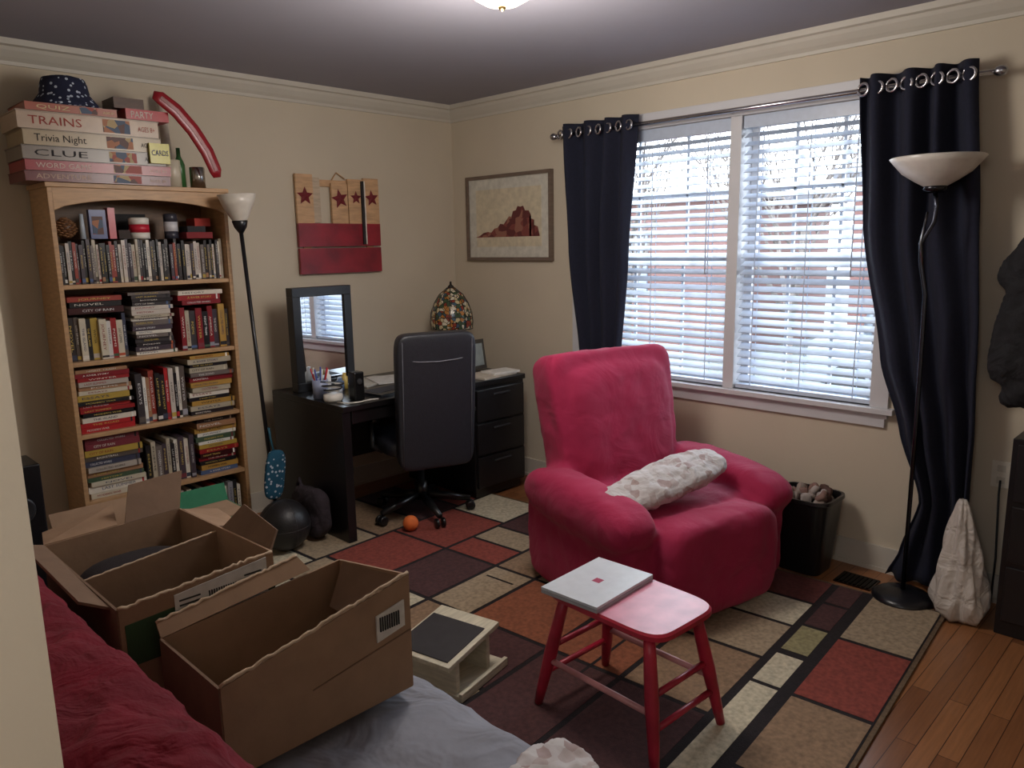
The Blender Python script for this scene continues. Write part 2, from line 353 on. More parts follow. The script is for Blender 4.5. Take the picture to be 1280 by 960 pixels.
for x,r,h,c,c2 in((-2.17,.045,.095,S(230,225,215),S(190,40,60)),(-2.02,.032,.115,S(60,60,70),S(210,210,215))):
    b.lathe([(r,0),(r,h*.3)],(x,-.2,zt),c,'gloss'); b.lathe([(r*1.005,h*.3),(r*1.005,h*.7)],(x,-.2,zt),c2,'gloss'); b.lathe([(r,h*.7),(r,h),(r*.8,h+.004)],(x,-.2,zt),c,'gloss')
b.build('storage_tins')
b=B(); b.box(-2.4,-2.33,-.25,-.22,zt,zt+.13,S(70,80,130),'gloss'); b.box(-2.39,-2.345,-.252,-.22,zt+.02,zt+.1,W,'art'); b.box(-2.32,-2.29,-.25,-.2,zt,zt+.14,S(190,80,90),'gloss')
b.box(-2.28,-2.23,-.25,-.12,zt,zt+.04,S(60,50,46)); b.box(-1.97,-1.84,-.26,-.12,zt,zt+.03,S(130,34,40)); b.box(-1.96,-1.87,-.25,-.15,zt+.03,zt+.06,S(40,40,44)); b.box(-2.3,-2.1,-.1,-.06,zt,zt+.12,S(30,28,30)); b.box(-1.9,-1.82,-.2,-.1,zt+.06,zt+.1,S(180,60,50))
b.path([(-2.43,-.24,zt),(-2.43,-.24,zt+.11)],[.012,.008],S(180,190,200),'gloss')
b.build('small_keepsakes')
# board games
b=B(); zz=1.821
G=[(.044,S(104,40,44),S(196,170,152),'ADVENTURE'),(.046,S(150,44,52),S(210,192,182),'WORD GAME'),(.058,S(128,118,108),S(30,26,30),'CLUE'),(.066,S(164,146,116),S(34,28,28),'Trivia Night'),(.075,S(180,158,138),S(150,64,56),'TRAINS'),(.035,S(160,84,64),S(200,182,136),'QUIZ')]
for i,(h,c,c2,t) in enumerate(G):
    dx=[0,.005,0,.01,-.005,.03][i]; w=[.60,.6,.585,.56,.57,.36][i]
    b.box(-2.65+dx,-2.65+dx+w,-.325,-.06,zz,zz+h-.002,c,'gloss')
    b.box(-2.653+dx,-2.65+dx+w+.003,-.328,-.057,zz+h*.9,zz+h-.002,tuple(k*.7 for k in c[:3])+(1,),'gloss')
    b.text(t,-2.61+dx,-2.61+dx+w*.36,-.3265,zz+h*.25,zz+h*.72,c2)
    b.box(-2.65+dx+w*.58,-2.65+dx+w*.78,-.326,-.2,zz+h*.1,zz+h*.85,W,'art')
    b.text('AGES 8+',-2.65+dx+w*.84,-2.65+dx+w*.97,-.3265,zz+h*.3,zz+h*.6,c2); zz+=h
b.box(-2.22,-2.03,-.32,-.1,zz-.034,zz+.012,S(170,34,46),'gloss'); b.text('PARTY',-2.2,-2.1,-.3215,zz-.026,zz+.004,S(215,205,195))
b.box(-2.14,-2.05,-.345,-.329,1.92,2.01,S(190,182,70),'gloss'); b.text('CARDS',-2.133,-2.057,-.347,1.955,1.98,S(50,60,110)); 
b.box(-2.26,-2.13,-.3,-.15,zz+.013,zz+.06,S(80,54,40),'wood')
b.build('board_game_stack')
b=B(); zh=zz+.001
b.lathe([(.14,.0),(.132,.012),(.10,.055),(.092,.10),(.084,.122),(.05,.132),(.0,.134)],(-2.43,-.21,zh),S(30,34,60),'dots')
b.build('bucket_hat')
b=B(); pp=[(-2.10,-.345,2.225),(-2.07,-.345,2.215),(-2.0,-.345,2.165),(-1.93,-.345,2.085),(-1.87,-.345,1.99),(-1.835,-.345,1.90),(-1.83,-.345,1.87)]
b.path(pp,[.006,.010,.011,.011,.011,.010,.006],S(140,26,36),'gloss',flat=3.1,n=14)
b.path([(x,y-.0105,z) for x,y,z in pp[1:6]],[.0018]*5,S(190,150,150),'matte',flat=5,n=8)
b.build('foam_noodle')
b=B(); b.lathe([(.038,0),(.038,.13),(.034,.132),(.034,.02)],(-1.995,-.22,1.821),S(200,190,170),'gloss'); b.build('ceramic_mug')
b=B(); b.lathe([(.036,0),(.036,.105),(.033,.107)],(-1.865,-.2,1.821),S(180,176,170),'metal'); b.build('tin_can')
b=B(); b.lathe([(.026,0),(.026,.12),(.010,.16),(.010,.2)],(-1.93,-.15,1.821),S(60,110,60),'gloss'); b.build('green_bottle')
b=B(); b.path([(-1.955,-.08,1.822),(-1.96,-.08,2.27)],.022,S(206,196,180)); b.build('poster_tube')
b=B(); b.box(-2.98,-2.80,-.62,-.42,.0,.68,S(26,26,30),'black'); b.lathe([(.06,0),(.05,.01),(.02,-.003)],(0,0,0),S(50,50,54),'gloss',M=Matrix.Translation((-2.89,-.622,.5))@Matrix.Rotation(math.pi/2,4,'X')); b.lathe([(.03,0),(.02,.01)],(0,0,0),S(60,60,64),'gloss',M=Matrix.Translation((-2.89,-.622,.62))@Matrix.Rotation(math.pi/2,4,'X')); b.build('floor_speaker',bevel=.006)
# ---------------------------------------------------------------- torchiere lamps
b=B(); M=Matrix.Translation((-1.685,-.42,0))@Matrix.Rotation(-.05,4,'Y')
b.lathe([(.085,.006),(.085,.02),(.03,.035),(.012,.05)],(0,0,0),S(22,22,26),'gloss',M=M)
b.lathe([(.010,.03),(.010,1.6)],(0,0,0),S(22,22,26),'gloss',n=12,M=M); b.lathe([(.010,1.6),(.030,1.63),(.038,1.66),(.028,1.67)],(0,0,0),S(22,22,26),'gloss',M=M)
b.lathe([(.033,1.66),(.05,1.69),(.075,1.74),(.092,1.79),(.088,1.79),(.045,1.70),(.0,1.68)],(0,0,0),S(210,202,190),'gloss',M=M,cap=False)
b.build('floor_lamp')
b=B(); c=(-.25,-3.12,0)
b.lathe([(.12,.002),(.12,.02),(.10,.035),(.02,.05)],(c[0],c[1],0),S(26,26,30),'gloss')
pts=[(c[0],c[1],.04),(c[0],c[1]+.0,.8),(c[0],c[1]+.005,1.3),(c[0],c[1]+.03,1.42),(c[0],c[1]+.035,1.5),(c[0],c[1]-.005,1.58),(c[0],c[1]-.01,1.64),(c[0],c[1],1.70)]
b.path(pts,.009,S(70,72,82),'metal')
b.path([(c[0],c[1]+.02,1.62),(c[0]-.01,c[1]+.035,1.5),(c[0],c[1]+.02,1.4)],.005,S(120,122,128),'metal')
b.lathe([(.03,1.69),(.045,1.705),(.04,1.72)],c,S(60,60,64),'metal')
b.lathe([(.035,1.712),(.075,1.735),(.12,1.765),(.15,1.80),(.168,1.822),(.162,1.826),(.14,1.80),(.07,1.745),(.0,1.73)],c,S(212,206,198),'gloss',n=40,cap=False)
b.build('floor_lamp')
# ---------------------------------------------------------------- desk
b=B(); K=S(24,22,24); dx0,dx1,dy0,dy1=-1.52,-.2,-.86,-.14; dz=.735
b.box(dx0,dx1,dy0,dy1,dz-.03,dz,K,'black'); b.box(dx0,dx0+.05,dy0+.01,dy1,RZ,dz-.03,K,'black')
b.box(-.62,dx1,dy0+.02,dy1,.06,dz-.03,K,'black'); b.box(-.60,dx1-.02,dy0+.04,dy1-.02,RZ,.06,K,'black')
b.box(dx0+.05,-.62,dy1-.04,dy1-.02,.25,dz-.03,K,'black')
b.box(dx0+.06,-.63,dy0+.015,dy0+.4,dz-.10,dz-.031,K,'black')
for k in range(3): z0=.08+k*.205; b.box(-.605,dx1-.012,dy0+.004,dy0+.02,z0,z0+.19,S(30,28,30),'black'); b.box(-.48,-.34,dy0-.008,dy0+.004,z0+.15,z0+.162,S(44,44,48),'matte')
b.build('desk',bevel=.003)
b=B(); mz0,mz1=dz+.001,1.31; M=Matrix.Translation((-1.28,-.34,0))@Matrix.Rotation(math.radians(3),4,'Z')
w=.1925
b.box(-w,w,0,.06,mz0,mz0+.05,K,'black',M); b.box(-w,w,0,.06,mz1-.05,mz1,K,'black',M); b.box(-w,-w+.05,0,.06,mz0+.05,mz1-.05,K,'black',M); b.box(w-.05,w,0,.06,mz0+.05,mz1-.05,K,'black',M)
b.box(-w+.05,w-.05,.012,.05,mz0+.05,mz1-.05,S(225,230,235),'mirror',M)
b.build('desk_mirror',bevel=.002)
b=B(); c=(-.34,-.34,dz+.001); DKM=S(30,25,22)
b.lathe([(.07,0),(.075,.012),(.03,.03),(.012,.06),(.02,.1),(.01,.14),(.01,.3)],c,S(60,44,32),'gloss')
b.lathe([(.132,.262),(.136,.30),(.131,.36),(.110,.42),(.077,.475),(.037,.51),(.02,.52)],c,W,'mosaic',n=32,cap=False)
for k in range(8):
    a=k*math.pi/4; b.path([(c[0]+r*math.cos(a),c[1]+r*math.sin(a),c[2]+z) for r,z in[(.133,.26),(.137,.30),(.132,.36),(.111,.42),(.078,.476),(.022,.522)]],.0025,DKM,'matte',n=6)
for r_,z_ in((.137,.256),(.1335,.335)): b.lathe([(r_,z_),(r_,z_+.005)],c,DKM,'matte',n=32,cap=False)
b.lathe([(.022,.515),(.02,.53),(.008,.54),(.006,.56)],c,DKM,'gloss')
b.build('stained_glass_lamp')
b=B(); c=(-1.46,-.56,dz+.001); b.lathe([(.038,0),(.042,.10),(.039,.10),(.032,.01)],c,S(150,160,190),'gloss')
for k in range(8): a=k*.9; b.path([(c[0]+.01*math.cos(a),c[1]+.01*math.sin(a),c[2]+.02),(c[0]+.045*math.cos(a),c[1]+.045*math.sin(a),c[2]+.16)],.004,[S(200,60,60),S(60,80,160),S(220,220,215)][k%3],n=6)
b.build('pencil_cup')
b=B(); b.box(-1.39,-1.33,-.78,-.72,dz+.001,dz+.15,S(22,22,24),'gloss'); b.lathe([(.02,0),(.015,.004)],(0,0,0),S(50,50,54),M=Matrix.Translation((-1.36,-.78,dz+.10))@Matrix.Rotation(math.pi/2,4,'X')); b.build('desk_speaker',bevel=.006)
b=B(); b.lathe([(.045,0),(.05,.01),(.05,.035),(.03,.04)],(-1.46,-.68,dz+.001),S(225,222,215),'gloss')
for q in range(3):
    b.path([(-1.46+(.032+.006*q)*math.cos(t*.55+q),-.68+(.032+.005*q)*math.sin(t*.5+q),dz+.046+.0018*t+.006*q) for t in range(26)],.004,[S(230,228,222),S(180,185,190),S(40,40,44)][q],n=6)
b.path([(-1.48,-.75,dz+.005),(-1.46,-.82,dz+.006),(-1.40,-.835,dz+.006),(-1.33,-.825,dz+.006),(-1.29,-.84,dz+.006)],.004,S(225,222,215),n=6); b.build('cable_coil')
b=B(); b.ob((-1.10,-.68,dz+.008),(.32,.22,.014),(0,0,.1),S(36,36,42),'gloss'); b.ob((-1.10,-.68,dz+.0155),(.28,.12,.002),(0,0,.1),S(70,72,80),'matte'); b.build('laptop_computer')
b=B(); b.ob((-1.0,-.36,dz+.005),(.3,.22,.008),(0,0,.2),S(190,186,178)); b.ob((-.92,-.42,dz+.012),(.2,.26,.006),(0,0,-.3),S(210,208,204)); b.build('loose_papers')
b=B()
for x,y,r,h,cc in((-1.385,-.46,.022,.10,S(215,225,235)),(-1.33,-.42,.02,.12,S(240,240,238)),(-1.36,-.56,.03,.05,S(200,205,215)),(-1.27,-.45,.024,.07,S(90,110,140)),(-1.22,-.42,.018,.09,S(200,170,90))):
    b.lathe([(r,0),(r,h*.75),(r*.6,h*.8),(r*.6,h)],(x,y,dz+.001),cc,'gloss')
b.build('toiletry_bottles')
b=B()
b.ob((-.40,-.74,dz+.006),(.3,.2,.01),(0,0,.1),S(200,190,175)); b.ob((-.32,-.76,dz+.018),(.2,.14,.012),(0,0,-.1),S(225,222,215)); b.build('paper_stack')
b=B()
for x,y,r,h,cc in((-.60,-.56,.022,.09,S(235,232,228)),(-.54,-.50,.026,.08,S(225,190,180)),(-.64,-.64,.022,.07,S(220,225,230)),(-.68,-.56,.022,.10,S(230,226,220)),(-.48,-.56,.02,.11,S(200,110,60))):
    b.lathe([(r,0),(r,h*.75)],(x,y,dz+.001),cc,'gloss'); b.lathe([(r*.85,h*.75),(r*.85,h)],(x,y,dz+.001),S(240,240,238),'gloss')
b.build('pill_bottles')
b=B(); b.ob((-.30,-.53,dz+.10),(.14,.015,.19),(-.15,0,.1),S(70,66,60)); b.ob((-.302,-.538,dz+.10),(.1,.006,.14),(-.15,0,.1),S(150,160,160)); b.build('photo_stand')
# office chair
b=B(); cx,cy=-.97,-.76; LK=S(40,41,48)
for k in range(5):
    a=math.radians(180+72*k); ex,ey=cx+.28*math.cos(a),cy+.28*math.sin(a)
    b.path([(cx,cy,.13),(cx+.15*math.cos(a),cy+.15*math.sin(a),.105),(ex,ey,.08)],[.026,.022,.016],S(24,24,26),'gloss')
    for s_ in(-.018,.018):
        M=Matrix.Translation((ex-math.sin(a)*s_,ey+math.cos(a)*s_,.028+RZ))@Matrix.Rotation(a,4,'Z')@Matrix.Rotation(math.pi/2,4,'X')
        b.lathe([(.02,-.009),(.027,-.007),(.027,.007),(.02,.009)],(0,0,0),S(20,20,22),'gloss',n=16,M=M)
b.lathe([(.035,.1),(.035,.2),(.022,.2),(.022,.40)],(cx,cy,0),S(26,26,28),'gloss')
M=Matrix.Translation((cx,cy,0))@Matrix.Rotation(math.radians(-20),4,'Z')
b.se((0,0,.46),(.25,.25,.05),LK,'leather',e=.4,M=M)
b.box(-.1,.1,-.1,.1,.39,.42,S(24,24,26),'gloss',M)
Mb=M@Matrix.Translation((0,-.27,.365))@Matrix.Rotation(math.radians(5),4,'X')
b.se((0,0,.36),(.212,.042,.365),LK,'leather',e=.2,M=Mb,taper=.02)
b.se((0,.035,.56),(.18,.04,.13),LK,'leather',e=.5,M=Mb); b.se((0,.035,.3),(.18,.04,.14),LK,'leather',e=.5,M=Mb)
b.path([(-.205,-.030,.60),(-.1,-.044,.585),(0,-.0455,.58),(.1,-.044,.585),(.205,-.030,.60)],.003,S(120,120,126),'matte',n=6,M=Mb)
for sx in(-.188,.188): b.path([(sx,-.038,.03),(sx,-.042,.36),(sx,-.038,.69)],.003,S(80,80,86),'matte',n=6,M=Mb)
for sx in(-.28,.28):
    b.path([(sx*.8,-.05,.42),(sx,-.03,.45),(sx,-.02,.60)],.016,S(24,24,26),'gloss',M=M); b.se((sx,-.03,.612),(.03,.10,.014),S(26,26,28),'gloss',e=.5,M=M)
b.build('office_chair')
b=B(); b.se((-1.19,-.94,RZ+.042),(.042,.042,.042),S(220,110,50),'matte',e=1); b.build('orange_ball')
b=B(); BC=(-1.78,-.67,.144); b.se(BC,(.13,.13,.13),S(30,28,30),'leather',e=1,nu=40,nv=24)
for ax in range(3):
    pts=[]
    for i in range(33):
        t=2*math.pi*i/32; p=[(math.cos(t),math.sin(t),0),(0,math.cos(t),math.sin(t)),(math.cos(t),0,math.sin(t))][ax]; pts.append((BC[0]+p[0]*.1295,BC[1]+p[1]*.1295,BC[2]+p[2]*.1295))
    b.path(pts,.0018,S(60,56,56),'matte',n=6)
b.build('basketball')
BAG=finish('backpack_cloth',.9,ns=20,na=.2,bump=.5,bs=60,color=S(50,42,50),big=.4,bigs=10)
b=B(); b.se((-1.585,-.60,.15),(.05,.16,.13),e=.65,rot=(-.12,0,0)); b.se((-1.60,-.66,.10),(.04,.08,.07),e=.6); b.path([(-1.585,-.52,.25),(-1.585,-.50,.31),(-1.585,-.46,.24)],.010,W); b.build('backpack',remesh=.008,smooth=3,disp=[(.014,.07)],mat=BAG)
b=B(); b.se((-1.74,-.53,.37),(.055,.018,.13),S(30,84,112),'dots',e=.6,rot=(0,.15,0)); b.path([(-1.735,-.53,.48),(-1.745,-.52,.56),(-1.75,-.52,.62)],.006,S(40,90,110),n=6); b.build('shoe_bag')
# wall art: wooden pallet flag
b=B(); ax0,ax1,az0,az1=-1.225,-.65,1.365,1.95; PN=S(200,160,120); RD=S(142,34,46)
for i,(xa,zb) in enumerate(((0,1.945),(.235,1.90),(.352,1.93),(.465,1.94))):
    b.box(ax0+xa,ax0+xa+.11,-.034,-.016,1.66,zb,PN,'wood'); 
b.box(ax0+.115,ax0+.165,-.020,-.014,1.67,1.93,S(190,170,146),'wood'); 
b.box(ax0,ax1,-.036,-.016,1.53,1.665,RD,'worn'); b.box(ax0,ax1,-.036,-.016,1.37,1.52,RD,'worn')
b.box(ax0+.02,ax1-.02,-.013,-.002,1.88,1.92,PN,'woodx'); b.box(ax0+.04,ax0+.09,-.013,-.002,1.4,1.9,PN,'wood'); b.box(ax1-.09,ax1-.04,-.013,-.002,1.4,1.9,PN,'wood')
b.box(ax0+.44,ax0+.455,-.05,-.037,1.54,1.92,S(40,36,38)); b.box(ax0+.458,ax0+.465,-.05,-.037,1.54,1.92,S(220,210,200))
def star(cx_,cz,r,rot=0):
    vs=[(cx_,-.046,cz)]
    for k in range(10):
        a=math.pi/2+rot+k*math.pi/5; q=r if k%2==0 else r*.45; vs.append((cx_+q*math.cos(a),-.037,cz+q*math.sin(a)))
    b.add(vs,[(0,1+k,1+(k+1)%10) for k in range(10)],S(110,26,34),'matte')
star(ax0+.055,1.82,.055); star(ax0+.29,1.81,.06,.2); star(ax0+.405,1.82,.042); star(ax0+.52,1.82,.052,.1)
b.path([(ax0+.25,-.02,1.92),(ax0+.29,-.01,1.965),(ax0+.34,-.02,1.93)],.004,S(190,150,110),n=6)
b.build('wooden_wall_flag')
# framed map print
b=B(); fy0,fy1,fz0,fz1=-.93,-.16,1.42,1.968; FC=S(112,96,84)
b.box(-.03,-.003,fy0,fy1,fz0,fz0+.022,FC,'wood'); b.box(-.03,-.003,fy0,fy1,fz1-.022,fz1,FC,'wood'); b.box(-.03,-.003,fy0,fy0+.022,fz0+.022,fz1-.022,FC,'wood'); b.box(-.03,-.003,fy1-.022,fy1,fz0+.022,fz1-.022,FC,'wood')
b.box(-.016,-.004,fy0+.022,fy1-.022,fz0+.022,fz1-.022,S(206,202,190),'matte'); b.box(-.018,-.015,fy0+.09,fy1-.09,fz0+.09,fz1-.09,S(208,196,170),'matte')
pr=[(-.03,0),(.01,.01),(.05,.03),(.09,.035),(.12,.03),(.15,.055),(.18,.06),(.205,.085),(.235,.08),(.26,.105),(.285,.13),(.305,.125),(.32,.16),(.345,.165),(.36,.19),(.385,.185),(.41,.19),(.425,.16),(.455,.16),(.475,.13),(.46,.115),(.50,.10),(.495,.07),(.53,.06),(.545,.005)]
for a_,c_ in zip(pr,pr[1:]): b.add([(-.0195,-.27-a_[0]*1.02,1.572),(-.0195,-.27-a_[0]*1.02,1.572+a_[1]),(-.0195,-.27-c_[0]*1.02,1.572+c_[1]),(-.0195,-.27-c_[0]*1.02,1.572)],[(0,1,2,3)],W,'map')
b.build('framed_map_print')
# ---------------------------------------------------------------- armchair
PINK=finish('crimson_slipcover',.85,ns=6,na=.07,bump=.25,bs=350,sheen=.08,color=S(158,24,70),big=.4,bigs=4.5)
b=B()
b.se((0,.03,.23),(.42,.38,.21),e=.25); b.se((0,-.14,.29),(.29,.37,.11),e=.4); b.se((0,-.41,.225),(.315,.10,.205),e=.4)
for sx in(-1,1):
    b.se((sx*.385,-.04,.24),(.075,.36,.225),e=.3); b.se((sx*.395,-.06,.425),(.115,.375,.115),e=.8,rot=(.05,0,0),e2=.5)
b.se((0,.27,.66),(.345,.10,.36),e=.2,rot=(-.2,0,0),taper=.05); b.se((0,.22,.68),(.30,.09,.29),e=.45,rot=(-.2,0,0),taper=.05)
b.build('armchair',remesh=.015,smooth=5,disp=[(.014,.22),(.012,.08)],mat=PINK,loc=(-.80,-2.19,RZ),rotz=math.radians(-13.9))
PIL=finish('pillow_print',.9,ns=12,na=.2,bump=.1,bs=30,color=S(205,190,180),kind='floral',big=.6,bigs=9)
b=B(); b.se((0,0,0),(.34,.105,.05),e=.8,rot=(.3,-.14,.0),nu=64,nv=32); b.build('throw_pillow',subsurf=1,disp=[(.035,.10),(.012,.03)],mat=PIL,loc=(-.94,-2.38,.54),rotz=math.radians(-12))
# ---------------------------------------------------------------- stool
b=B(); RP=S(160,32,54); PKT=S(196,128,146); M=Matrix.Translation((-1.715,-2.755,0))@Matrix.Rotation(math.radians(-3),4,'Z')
nn=48; sp=lambda x,k: math.copysign(abs(x)**k,x)
out=[(.158*sp(math.cos(2*math.pi*i/nn),.35),.235*sp(math.sin(2*math.pi*i/nn),.35)) for i in range(nn)]
lv=[(.94,.393),(1,.399),(1,.413),(.97,.42)]
vs=[(x*k,y*k,z) for k,z in lv for x,y in out]
b.add(vs,[(j*nn+i,j*nn+(i+1)%nn,(j+1)*nn+(i+1)%nn,(j+1)*nn+i) for j in range(3) for i in range(nn)]+[tuple(range(nn))[::-1]],RP,'worn',False,M)
b.add([(x*.97,y*.97,.4202) for x,y in out],[tuple(range(nn))],PKT,'glare_scuff',False,M)  # paler pink seat: glare painted into the colour, with scuff mottling
def lg(sx,sy,t): return (sx*(.17-.055*t),sy*(.24-.07*t),RZ+.002+t*(.392-RZ))
for sx in(-1,1):
    for sy in(-1,1): b.path([lg(sx,sy,t) for t in(0,.15,.5,.85,1)],[.014,.017,.022,.019,.017],RP,'worn',M=M)
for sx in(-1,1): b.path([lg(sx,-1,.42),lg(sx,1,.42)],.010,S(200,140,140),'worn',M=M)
for sy in(-1,1): b.path([lg(-1,sy,.55),lg(1,sy,.55)],.010,RP,'worn',M=M); b.path([lg(-1,sy,.3),lg(1,sy,.3)],.010,RP,'worn',M=M)
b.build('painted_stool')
b=B(); M=Matrix.Translation((-1.725,-2.64,.421))@Matrix.Rotation(math.radians(2),4,'Z')
b.box(-.155,.155,-.11,.11,0,.010,S(160,162,168),'gloss',M); b.box(-.155,.155,-.11,.11,.0115,.02,S(196,202,208),'gloss',M); b.box(-.015,.015,-.015,.015,.02,.0203,S(150,50,80),'matte',M)
b.build('laptop',bevel=.003)
b=B(); M=Matrix.Translation((-1.95,-2.17,RZ))@Matrix.Rotation(math.radians(12),4,'Z'); WO=S(200,192,170)
b.box(-.13,.15,-.13,.13,0,.018,WO,'woodx',M); b.box(-.13,.15,-.13,-.115,.018,.03,WO,'woodx',M)
M2=M@Matrix.Translation((-.02,.02,.14))@Matrix.Rotation(math.radians(-6),4,'Y'); b.box(-.15,.15,-.13,.13,0,.018,WO,'woodx',M2); b.box(-.13,.09,-.11,.12,.018,.022,S(44,40,42),'matte',M2)
b.box(-.12,-.1,-.1,.1,.018,.13,WO,'wood',M); b.box(.06,.08,-.1,.1,.018,.15,WO,'wood',M)
b.build('lap_desk',bevel=.003)
# ---------------------------------------------------------------- sofa, blanket, boxes
GREY=finish('grey_bedsheet',.95,ns=5,na=.1,bump=.2,bs=60,color=S(136,138,148),big=1,bigs=5)
MAR=finish('maroon_fleece',.95,ns=9,na=.25,bump=.9,bs=70,color=S(114,10,34),big=.8,bigs=10)
b=B(); b.se((-2.80,-2.5,.235),(.38,.97,.195),e=.25); b.se((-3.31,-2.5,.37),(.11,.95,.33),e=.3)
b.build('sofa',remesh=.02,smooth=3,disp=[(.03,.2),(.015,.07)],mat=GREY)
b=B(); b.se((-3.29,-2.46,.62),(.135,.98,.235),e=.55); b.se((-3.26,-3.05,.66),(.15,.36,.2),e=.8)
b.build('throw_blanket',remesh=.014,smooth=3,disp=[(.05,.16),(.03,.06)],mat=MAR)
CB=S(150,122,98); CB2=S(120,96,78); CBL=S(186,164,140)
def box_open(name,x0,x1,y0,y1,z0,zt,extra=lambda b:0,rz=0):
    b=B(); z00,z10,z01,z11=zt
    b.panel((x0,y0,z0),(x1,y0,z0),(x1,y0,z10),(x0,y0,z00),CB); b.panel((x0,y1,z0),(x1,y1,z0),(x1,y1,z11),(x0,y1,z01),CB)
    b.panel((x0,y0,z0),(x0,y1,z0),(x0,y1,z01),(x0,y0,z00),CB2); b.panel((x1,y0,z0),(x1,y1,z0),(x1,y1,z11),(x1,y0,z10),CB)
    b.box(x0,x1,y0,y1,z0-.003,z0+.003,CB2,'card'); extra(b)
    return b.build(name)
def torn(b,p,q,n=40,h=.006,t=.005,col=CBL):
    p=Vector(p);q=Vector(q); pts=[p+(q-p)*i/n+Vector((0,0,R.uniform(-h,h)*.5)) for i in range(n+1)]
    b.path(pts,[R.uniform(t*.7,t) for _ in pts],col,'card',n=6)
def exA(b):
    b.panel((-3.07,-1.78,.73),(-2.88,-1.78,.735),(-2.84,-1.62,.75),(-3.04,-1.64,.72),CB); b.panel((-2.86,-1.78,.735),(-2.70,-1.78,.74),(-2.66,-1.72,.84),(-2.82,-1.72,.83),CB2)
    b.panel((-3.07,-2.04,.46),(-2.70,-2.04,.46),(-2.70,-2.04,.735),(-3.07,-2.04,.70),CB)
    b.panel((-3.07,-1.78,.73),(-3.07,-2.32,.73),(-3.13,-2.30,.76),(-3.13,-1.82,.76),CB2)
    b.panel((-2.70,-2.34,.74),(-2.70,-2.06,.74),(-2.65,-2.12,.82),(-2.66,-2.32,.80),CB2)
    b.panel((-2.70,-2.02,.74),(-2.70,-1.80,.74),(-2.60,-1.82,.72),(-2.60,-1.98,.71),CB)
    y=-2.364
    b.panel((-3.06,y,.60),(-2.70,y,.60),(-2.70,y,.72),(-3.06,y,.70),S(50,78,50),'card',.002)
    b.panel((-2.95,y-.002,.62),(-2.72,y-.002,.64),(-2.72,y-.002,.757),(-2.95,y-.002,.735),S(205,205,203),'matte',.002)
    for k in range(12): b.panel((-2.87+k*.006,y-.004,.675),(-2.867+k*.006,y-.004,.675),(-2.867+k*.006,y-.004,.72),(-2.87+k*.006,y-.004,.72),S(30,30,30),'matte',.001)
    for k in range(4): b.panel((-2.94,y-.004,.68+k*.012),(-2.89,y-.004,.68+k*.012),(-2.89,y-.004,.684+k*.012),(-2.94,y-.004,.684+k*.012),S(50,50,50),'matte',.001); b.panel((-2.78,y-.004,.69+k*.012),(-2.735,y-.004,.69+k*.012),(-2.735,y-.004,.694+k*.012),(-2.78,y-.004,.694+k*.012),S(50,50,50),'matte',.001)
    b.box(-3.06,-2.71,-2.355,-2.05,.47,.6,S(40,34,38),'fabric'); b.se((-2.88,-1.91,.58),(.16,.11,.10),S(36,30,34),'fabric',e=.7)
    torn(b,(-3.07,-2.36,.74),(-2.70,-2.36,.765)); torn(b,(-3.07,-2.04,.70),(-2.70,-2.04,.735),h=.002,t=.004)
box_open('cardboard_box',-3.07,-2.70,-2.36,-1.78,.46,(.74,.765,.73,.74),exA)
def exB(b):
    b.panel((-3.0,-2.40,.66),(-2.62,-2.40,.70),(-2.64,-2.375,.735),(-3.0,-2.38,.69),CB)
    b.panel((-2.53,-2.70,.74),(-2.53,-2.42,.70),(-2.59,-2.44,.60),(-2.61,-2.68,.62),CB2)
    b.panel((-3.0,-2.68,.66),(-3.0,-2.42,.66),(-2.94,-2.43,.57),(-2.94,-2.66,.57),CB2)
    b.panel((-2.63,-2.706,.615),(-2.55,-2.706,.63),(-2.55,-2.706,.695),(-2.63,-2.706,.68),S(208,205,198),'matte',.004)
    for k in range(9): b.box(-2.622+k*.0065,-2.619+k*.0065,-2.711,-2.708,.64,.675,S(40,40,40))
    torn(b,(-3.0,-2.70,.668),(-2.53,-2.70,.756)); torn(b,(-3.0,-2.38,.692),(-2.64,-2.375,.737))
    b.panel((-2.80,-2.7045,.57),(-2.53,-2.7045,.61),(-2.53,-2.7045,.6125),(-2.80,-2.7045,.5725),CB2,'card',.002)
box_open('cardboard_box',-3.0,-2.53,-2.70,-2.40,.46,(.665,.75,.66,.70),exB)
b=B(); gx,gy=-2.50,-1.30; G1=S(40,104,74)
b.box(gx,gx+.26,gy,gy+.22,RZ+.001,.49,G1,'card'); b.box(gx+.02,gx+.24,gy-.002,gy,.40,.44,S(210,212,205)); b.box(gx+.01,gx+.25,gy+.01,gy+.21,.49,.494,CB,'card')
b.text('THIS WAY UP',gx+.03,gx+.22,gy-.0025,.405,.43,G1); b.text('FRAGILE',gx+.03,gx+.2,gy-.0025,.34,.37,S(220,222,215))
b.panel((gx,gy+.22,.49),(gx+.26,gy+.22,.49),(gx+.27,gy+.27,.55),(gx-.01,gy+.27,.55),G1,'card')
b.build('green_carton')
def exC(b): 
    b.panel((-2.86,-1.35,.42),(-2.56,-1.35,.42),(-2.54,-1.42,.52),(-2.88,-1.42,.52),CB); b.panel((-2.86,-1.0,.42),(-2.56,-1.0,.42),(-2.56,-.92,.55),(-2.86,-.92,.55),CB); b.panel((-2.56,-1.35,.42),(-2.56,-1.0,.42),(-2.53,-1.02,.55),(-2.53,-1.33,.55),CB)
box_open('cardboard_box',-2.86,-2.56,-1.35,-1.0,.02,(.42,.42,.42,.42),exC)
b=B(); b.se((-2.62,-3.17,.450),(.20,.09,.02),e=.9); b.se((-2.50,-3.12,.448),(.08,.05,.02),e=.9); b.build('crumpled_clothes',remesh=.007,smooth=2,disp=[(.03,.05),(.01,.02)],mat=FIN['floral'])
